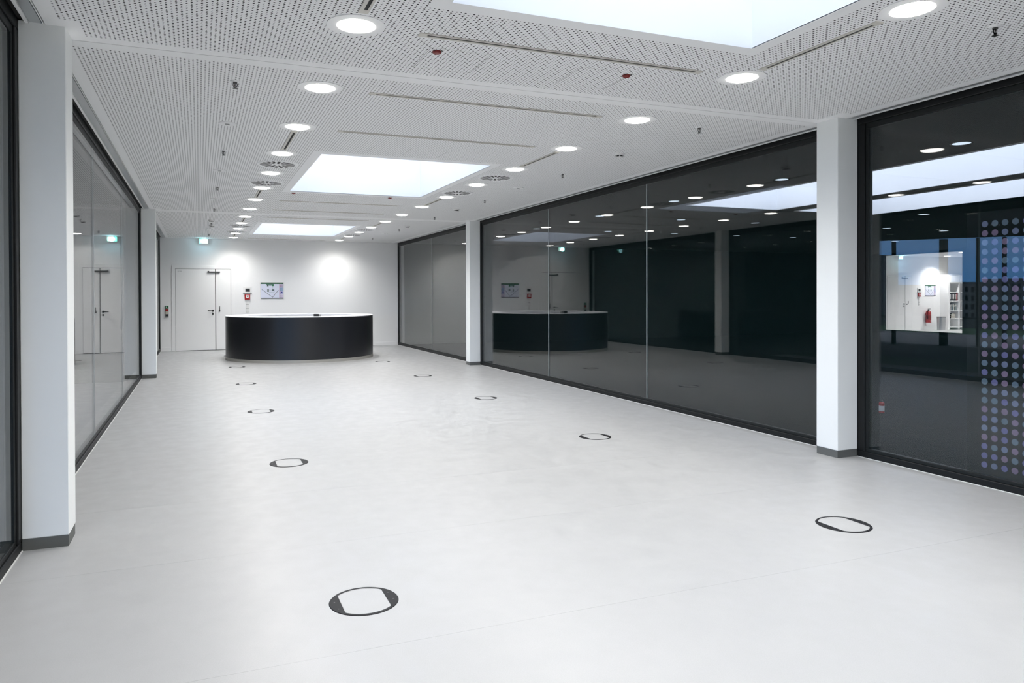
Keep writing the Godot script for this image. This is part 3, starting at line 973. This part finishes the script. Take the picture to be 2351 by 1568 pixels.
# ---------------------------------------------------------------- back wall
func double_door(n: int, xo: float) -> void:
	# xo shifts the whole door along the wall
	var t := struct("door_%d" % n, "white double door with a wide and a narrow leaf")
	var f := BACK
	var x0 := xo - 0.57; var x1 := xo + 0.808; var sm := xo + 0.421
	bpart("casing", P(x0 - 0.092, 0.0, f - 0.016), P(x0 - 0.006, 2.19, f), M.white_paint, t, 0.003)
	bpart("casing", P(x1 + 0.006, 0.0, f - 0.016), P(x1 + 0.092, 2.19, f), M.white_paint, t, 0.003)
	bpart("casing", P(x0 - 0.092, 2.19, f - 0.016), P(x1 + 0.092, 2.285, f), M.white_paint, t, 0.003)
	bpart("rebate", P(x0 - 0.006, 0.0, f - 0.003), P(x1 + 0.006, 2.19, f), M.black_plastic, t)
	var leaf := bpart("leaf", P(x0, 0.012, f - 0.020), P(sm - 0.010, 2.182, f - 0.003), M.white_paint, t, 0.002)
	var narrow := bpart("leaf", P(sm + 0.010, 0.012, f - 0.020), P(x1, 2.182, f - 0.003), M.white_paint, t, 0.002)
	# lever handle and lock
	var hs := ST()
	var facing := Basis(Vector3.RIGHT, PI / 2.0)
	lathe(hs, [[0.0, 0.010], [0.026, 0.010], [0.026, 0.010], [0.027, 0.0]].map(func(p): return [p[0], p[1]]), 24, P(xo + 0.353, 1.066, f - 0.020), facing)
	tube(hs, [P(xo + 0.353, 1.066, f - 0.03), P(xo + 0.353, 1.066, f - 0.075), P(xo + 0.335, 1.066, f - 0.082), P(xo + 0.222, 1.066, f - 0.082)], 0.0105, 12)
	obj("handle", hs, M.dark_steel, leaf)
	var ls := ST()
	lathe(ls, [[0.0, 0.010], [0.026, 0.010], [0.026, 0.010], [0.027, 0.0]], 24, P(xo + 0.350, 0.979, f - 0.020), facing)
	obj("lock", ls, M.dark_steel, leaf)
	var ps := ST()
	lathe(ps, [[0.0, 0.012], [0.018, 0.012], [0.018, 0.012], [0.022, 0.0]], 20, P(xo + 0.518, 1.055, f - 0.020), facing)
	tube(ps, [P(xo + 0.518, 1.055, f - 0.03), P(xo + 0.518, 1.06, f - 0.07), P(xo + 0.518, 1.10, f - 0.085), P(xo + 0.52, 1.18, f - 0.085)], 0.010, 10)
	obj("handle", ps, M.dark_steel, narrow)
	var cl := ST()
	bevel_box(cl, P(xo + 0.219, 2.088, f - 0.065), P(xo + 0.538, 2.118, f - 0.022), 0.004)
	box(cl, P(xo + 0.225, 2.10, f - 0.05), P(xo + 0.26, 2.135, f - 0.022))
	obj("door_closer", cl, M.dark_steel, t)
	# the small grey number on the leaf is too worn to read: two short rows of marks
	var nm := ST()
	for k in 5:
		box(nm, P(xo - 0.517 + k * 0.022, 2.12, f - 0.0205), P(xo - 0.503 + k * 0.022, 2.131, f - 0.0199))
		if k != 2: box(nm, P(xo - 0.515 + k * 0.022, 2.103, f - 0.0205), P(xo - 0.503 + k * 0.022, 2.109, f - 0.0199))
	obj("door_sign", nm, M.grey_plastic, leaf)

func plan_texture() -> ImageTexture:
	var w := 366; var h := 270
	var im := Image.create(w, h, false, Image.FORMAT_RGBA8)
	im.fill(Color(0.85, 0.87, 0.93))
	var line := func(x0: float, y0: float, x1: float, y1: float, r: int, c: Color) -> void:
		var n := int(maxf(absf(x1 - x0), absf(y1 - y0))) + 1
		for k in n + 1:
			var t := float(k) / n
			im.fill_rect(Rect2i(int(lerpf(x0, x1, t)) - r, int(lerpf(y0, y1, t)) - r, 2 * r + 1, 2 * r + 1), c)
	var green := Color(0.02, 0.30, 0.16)
	im.fill_rect(Rect2i(0, 0, w, 24), green)
	for k in 22:
		if k in [5, 10, 11, 17]: continue
		im.fill_rect(Rect2i(12 + k * 15, 8, 10, 2), Color(0.45, 0.62, 0.50))
		im.fill_rect(Rect2i(14 + k * 15, 13, 8, 2), Color(0.40, 0.58, 0.46))
	# escape routes and core of the building
	im.fill_rect(Rect2i(90, 26, 120, 12), Color(0.12, 0.36, 0.24))
	im.fill_rect(Rect2i(100, 38, 26, 26), Color(0.25, 0.32, 0.30))
	im.fill_rect(Rect2i(180, 32, 32, 28), Color(0.06, 0.42, 0.24))
	im.fill_rect(Rect2i(130, 42, 46, 10), Color(0.30, 0.48, 0.42))
	im.fill_rect(Rect2i(106, 112, 24, 44), Color(0.28, 0.36, 0.34))
	im.fill_rect(Rect2i(114, 120, 8, 12), Color(0.85, 0.9, 0.9))
	im.fill_rect(Rect2i(184, 116, 34, 18), Color(0.2, 0.28, 0.26))
	line.call(118, 70, 118, 112, 1, Color(0.55, 0.66, 0.62))
	line.call(196, 62, 196, 116, 1, Color(0.4, 0.55, 0.5))
	line.call(130, 126, 184, 126, 1, Color(0.5, 0.62, 0.6))
	line.call(128, 160, 218, 160, 1, Color(0.5, 0.6, 0.6))
	line.call(218, 134, 218, 160, 1, Color(0.5, 0.6, 0.6))
	var dk := Color(0.30, 0.31, 0.35)
	line.call(18, 116, 190, 248, 2, dk)
	line.call(190, 248, 284, 130, 2, dk)
	line.call(30, 60, 18, 116, 0, Color(0.7, 0.74, 0.8))
	line.call(270, 60, 284, 130, 0, Color(0.7, 0.74, 0.8))
	# legend
	im.fill_rect(Rect2i(300, 24, 4, 236), Color(0.66, 0.30, 0.45))
	var tint := [Color(0.72, 0.66, 0.76), Color(0.58, 0.68, 0.80), Color(0.70, 0.72, 0.86), Color(0.84, 0.80, 0.88)]
	for k in 4:
		im.fill_rect(Rect2i(306, 28 + k * 58, 58, 52), tint[k])
		im.fill_rect(Rect2i(304, 80 + k * 58, 62, 4), Color(0.46, 0.40, 0.58))
		for j in 5:
			im.fill_rect(Rect2i(312, 34 + k * 58 + j * 9, 8, 5), Color(0.55, 0.22, 0.30) if k == 0 or k == 2 else Color(0.35, 0.40, 0.52))
			im.fill_rect(Rect2i(326, 35 + k * 58 + j * 9, 22 + (j * 7) % 13, 2), Color(0.45, 0.45, 0.58))
	im.fill_rect(Rect2i(330, 156, 20, 18), Color(0.10, 0.14, 0.48))
	im.fill_rect(Rect2i(0, 258, w, 12), Color(0.42, 0.43, 0.46))
	return ImageTexture.create_from_image(im)

func face_quad(lo: Vector3, hi: Vector3) -> SurfaceTool:
	# a printed rectangle facing +z, uv from its top left corner
	var st := ST()
	var c := [Vector3(lo.x, lo.y, lo.z), Vector3(hi.x, lo.y, lo.z), Vector3(hi.x, hi.y, lo.z), Vector3(lo.x, hi.y, lo.z)]
	var uv := [Vector2(0, 1), Vector2(1, 1), Vector2(1, 0), Vector2(0, 0)]
	for i in [0, 2, 1, 0, 3, 2]:
		st.set_normal(Vector3(0, 0, 1))
		st.set_uv(uv[i])
		st.add_vertex(c[i])
	return st

func wall_panel_set(xo: float, where: String) -> void:
	# thermostat, alarm button, switches and escape plan, as they hang right of each double door
	var z := BACK
	var th := thing("room_controller", "white room controller with dark display on the wall " + where, "controller", P(xo + 1.236, 1.524, z))
	bpart("housing", Vector3(-0.10, 0.012, 0.0), Vector3(0.105, 0.185, 0.022), M.light_plastic, th, 0.004)
	bpart("lower_rail", Vector3(-0.115, 0.0, 0.0), Vector3(0.12, 0.012, 0.028), M.grey_plastic, th, 0.002)
	bpart("display", Vector3(-0.052, 0.05, 0.022), Vector3(0.065, 0.138, 0.0235), M.black_plastic, th)
	var al := thing("fire_alarm_button", "red fire alarm box with white glass on the wall " + where, "fire alarm", P(xo + 1.235, 1.357, z))
	bpart("housing", Vector3(-0.07, 0, 0), Vector3(0.07, 0.146, 0.045), M.red, al, 0.006)
	bpart("label_plate", Vector3(-0.034, 0.048, 0.045), Vector3(0.034, 0.128, 0.047), M.light_plastic, al)
	bpart("button", Vector3(-0.011, 0.075, 0.047), Vector3(0.011, 0.099, 0.051), M.black_plastic, al, 0.003)
	bpart("house_symbol", Vector3(-0.022, 0.112, 0.047), Vector3(0.022, 0.12, 0.0478), M.red, al)
	var sw := thing("switch_column", "vertical strip of white switches below the fire alarm " + where, "switch", P(xo + 1.235, 0.995, z))
	bpart("frame", Vector3(-0.042, 0, 0), Vector3(0.042, 0.305, 0.008), M.light_plastic, sw, 0.003)
	for k in 4:
		bpart("rocker", Vector3(-0.031, 0.012 + k * 0.073, 0.008), Vector3(0.031, 0.072 + k * 0.073, 0.014), M.light_plastic, sw, 0.002)
	for y in [0.046, 0.126, 0.23]:
		bpart("rocker_mark", Vector3(-0.036, y - 0.006, 0.013), Vector3(0.034, y + 0.004, 0.0148), M.grey_plastic, sw)
	var pl := thing("escape_plan", "framed escape plan with green header on the wall " + where, "plan", P(xo + 1.888, 1.382, z))
	bpart("frame", Vector3(-0.305, 0, 0), Vector3(0.305, 0.449, 0.016), M.grey_plastic, pl, 0.003)
	if not M.has("plan_print"):
		var m := mat("plan_print", Color.WHITE, 0.35)
		m.albedo_texture = plan_texture()
	obj("plan_sheet", face_quad(Vector3(-0.302, 0.003, 0.0165), Vector3(0.302, 0.446, 0.0165)), M.plan_print, pl)

func exit_sign(at: Vector3, label: String) -> void:
	var t := thing("exit_sign", label, "exit sign", at)
	bpart("mounting_bar", Vector3(-0.108, -0.012, -0.02), Vector3(0.108, 0.0, 0.02), M.dark_steel, t, 0.003)
	bpart("housing", Vector3(-0.11, -0.14, -0.008), Vector3(0.11, -0.012, 0.008), M.light_plastic, t, 0.002)
	if not M.has("exit_glow"):
		var im := Image.create(220, 128, false, Image.FORMAT_RGBA8)
		im.fill(Color(0.40, 0.93, 0.74))
		var white := Color(1, 1, 1)
		im.fill_rect(Rect2i(132, 6, 82, 116), white)
		# running figure
		for k in 360:
			var a := TAU * k / 360.0
			for r in 11: im.set_pixel(int(74 + cos(a) * r), int(28 + sin(a) * r), white)
		for k in 60:
			var q := k / 60.0
			for s in [[72, 40, 60, 74, 9], [70, 46, 98, 60, 4], [68, 46, 44, 62, 4], [60, 74, 84, 92, 5], [84, 92, 82, 114, 5], [60, 74, 46, 92, 5], [46, 92, 26, 92, 5]]:
				var r: int = s[4]
				im.fill_rect(Rect2i(int(lerpf(s[0], s[2], q)) - r, int(lerpf(s[1], s[3], q)) - r, 2 * r, 2 * r), white)
		# arrow in the bright half
		for k in 30:
			im.fill_rect(Rect2i(150 + k, 66 - k, 1, 2 * k), Color(0.72, 1.0, 0.88))
		var m := mat("exit_glow", Color(0.5, 0.8, 0.7), 0.4)
		m.emission_enabled = true
		m.emission = Color.BLACK
		m.emission_texture = ImageTexture.create_from_image(im)
		m.emission_energy_multiplier = 2.2
	obj("glowing_face", face_quad(Vector3(-0.107, -0.137, 0.0085), Vector3(0.107, -0.015, 0.0085)), M.exit_glow, t)
	var l := OmniLight3D.new()
	l.name = "exit_sign_light"
	l.light_color = Color(0.70, 0.92, 1.0)
	l.light_energy = 0.07
	l.light_size = 0.06
	l.omni_range = 20.0
	l.omni_attenuation = 2.0
	l.shadow_enabled = true
	l.position = Vector3(0, -0.08, 0.06)
	t.add_child(l)

func back_wall_things() -> void:
	double_door(1, 0.0)
	wall_panel_set(0.0, "of the hall")
	exit_sign(P(0.125, 3.0, BACK - 0.10), "glowing green exit sign above the double door of the hall")
	var e := thing("door_terminal", "narrow grey door terminal with green sign and red stripe beside the double door", "door terminal", P(-0.782, 0.90, BACK))
	bpart("housing", Vector3(-0.042, 0, 0), Vector3(0.042, 0.306, 0.03), M.grey_plastic, e, 0.004)
	var gs := bpart("green_sign", Vector3(-0.036, 0.232, 0.03), Vector3(0.036, 0.30, 0.033), M.green_print, e, 0.001)
	bpart("figure", Vector3(-0.02, 0.262, 0.033), Vector3(-0.004, 0.285, 0.0335), M.light_plastic, gs)
	bpart("arrow", Vector3(-0.012, 0.242, 0.033), Vector3(0.012, 0.25, 0.0335), M.light_plastic, gs)
	bpart("red_key", Vector3(-0.034, 0.160, 0.03), Vector3(0.034, 0.226, 0.038), M.red, e, 0.004)
	var ck := bpart("key_switch", Vector3(-0.034, 0.088, 0.03), Vector3(0.034, 0.154, 0.034), M.cream_plastic, e, 0.002)
	bpart("keyhole", Vector3(-0.006, 0.105, 0.034), Vector3(0.006, 0.135, 0.0345), M.black_plastic, ck)
	bpart("dark_key", Vector3(-0.03, 0.028, 0.03), Vector3(0.03, 0.078, 0.036), M.black_plastic, e, 0.003)

# ---------------------------------------------------------------- furniture
func reception_counter() -> void:
	var c := P(2.257, 0.0, 17.72)
	var R := 1.693
	var t := thing("reception_counter", "round black reception counter with a white top", "counter", c)
	var seg := 96
	var a := ST()
	lathe(a, [[R - 0.02, 0.0], [R + 0.004, 0.0], [R + 0.004, 0.0], [R + 0.004, 0.064], [R + 0.004, 0.064], [R - 0.02, 0.066]], seg)
	obj("plinth", a, M.counter_plinth, t)
	var b := ST()
	lathe(b, [[R, 0.066], [R, 0.985]], seg)
	obj("curved_panel", b, M.counter_black, t)
	var w := ST()
	lathe(w, [[R - 0.48, 0.975], [R + 0.001, 0.985], [R + 0.001, 0.985], [R + 0.001, 0.998], [R + 0.001, 0.998], [R - 0.004, 1.002], [R - 0.004, 1.002], [R - 0.48, 1.002], [R - 0.48, 1.002], [R - 0.48, 0.975]], seg)
	obj("worktop", w, M.counter_white, t)
	var i := ST()
	lathe(i, [[R - 0.46, 0.98], [R - 0.46, 0.0]], seg)
	obj("inner_panel", i, M.counter_white, t)
	var p := thing("desk_device", "small black device on the white top of the reception counter", "device", P(2.42, 1.002, 16.28))
	bpart("body", Vector3(-0.07, 0.0, -0.05), Vector3(0.035, 0.052, 0.05), M.black_plastic, p, 0.006)
	bpart("side_block", Vector3(0.037, 0.0, -0.045), Vector3(0.085, 0.045, 0.045), M.grey_plastic, p, 0.005)

func floor_boxes() -> void:
	var first: Node3D = null
	var R := 0.163
	for d in [3.40, 6.475, 9.52, 12.62, 15.70, 18.78]:
		for x in [0.718, 3.752]:
			var at := P(x, 0.0, d)
			var lab := "%s round black-rimmed floor box from the back wall, %s of the floor" % [ORDINAL[5 - int(round((d - 3.4) / 3.08))], by_side(x)]
			if first != null:
				copy(first, at, lab)
				continue
			first = thing("floor_box", lab, "floor box", at, "floor boxes of the hall")
			var st := ST()
			lathe(st, [[R - 0.003, 0.003], [R, 0.0]].map(func(p): return p), 56)
			# rim and the two black segments: everything between the outer circle and the inlay outline
			var ri := R - 0.017
			var cx := 0.107
			var n := 112
			for k in n:
				var t0 := TAU * k / n; var t1 := TAU * (k + 1) / n
				var o0 := Vector3(cos(t0), 0, -sin(t0)) * (R - 0.003); var o1 := Vector3(cos(t1), 0, -sin(t1)) * (R - 0.003)
				var i0 := Vector3(cos(t0), 0, -sin(t0)) * ri; var i1 := Vector3(cos(t1), 0, -sin(t1)) * ri
				i0.x = clampf(i0.x, -cx, cx); i1.x = clampf(i1.x, -cx, cx)
				var up := Vector3(0, 0.003, 0)
				quad(st, i0 + up, o0 + up, o1 + up, i1 + up)
			obj("black_rim", st, M.box_black, first)
			var s2 := ST()
			for k in n:
				var t0 := TAU * k / n; var t1 := TAU * (k + 1) / n
				var i0 := Vector3(cos(t0), 0, -sin(t0)) * (ri - 0.001); var i1 := Vector3(cos(t1), 0, -sin(t1)) * (ri - 0.001)
				i0.x = clampf(i0.x, -cx + 0.001, cx - 0.001); i1.x = clampf(i1.x, -cx + 0.001, cx - 0.001)
				if i0.distance_to(i1) < 1e-7: continue
				var up := Vector3(0, 0.0022, 0)
				tri(s2, up, i0 + up, i1 + up, Vector3.UP, Vector3.UP, Vector3.UP)
			obj("inlay", s2, M.floor_sheet, first)
			for q in [[-0.128, 0.05], [-0.134, -0.03], [0.128, -0.05], [0.134, 0.03]]:
				var s3 := ST()
				lathe(s3, [[0.004, 0.0034], [0.0, 0.0034]], 10, Vector3(q[0], 0, q[1]))
				obj("screw", s3, M.dark_steel, first)

func dotted_panel() -> void:
	# a free-standing black board with pale round dots right behind the glazing
	var x := 5.64
	var t := thing("dotted_panel", "black free-standing board covered with pale round dots behind the glazing", "display board", P(x, 0.0, 3.0))
	bpart("board", Vector3(0, 0.0, -0.93), Vector3(0.05, 2.08, 0.9), M.dark_room_black, t)
	bpart("foot", Vector3(-0.03, 0.0, -0.9), Vector3(0.25, 0.02, -0.8), M.frame_black, t)
	bpart("foot", Vector3(-0.03, 0.0, 0.75), Vector3(0.25, 0.02, 0.85), M.frame_black, t)
	var tints := [lin(0.12, 0.15, 0.26), lin(0.11, 0.11, 0.27), lin(0.17, 0.12, 0.21), lin(0.09, 0.14, 0.20)]
	var discs := []
	for k in 4:
		var m := mat("dot_%d" % k, tints[k], 0.6)
		var st := ST()
		lathe(st, [[0.0, 0.003], [0.0235, 0.003], [0.0235, 0.003], [0.0245, 0.0]].map(func(p): return p), 18, Vector3.ZERO, Basis(Vector3.BACK, PI / 2.0))
		var me := st.commit()
		me.surface_set_material(0, m)
		discs.append(me)
	var rng := RandomNumberGenerator.new()
	rng.seed = 5
	for c in 9:
		for r in 27:
			var dd := 3.79 - 0.0755 * c
			inst("dot", discs[rng.randi() % 4], t, Vector3(0.0, 0.125 + 0.0715 * r, -(dd - 3.0)))
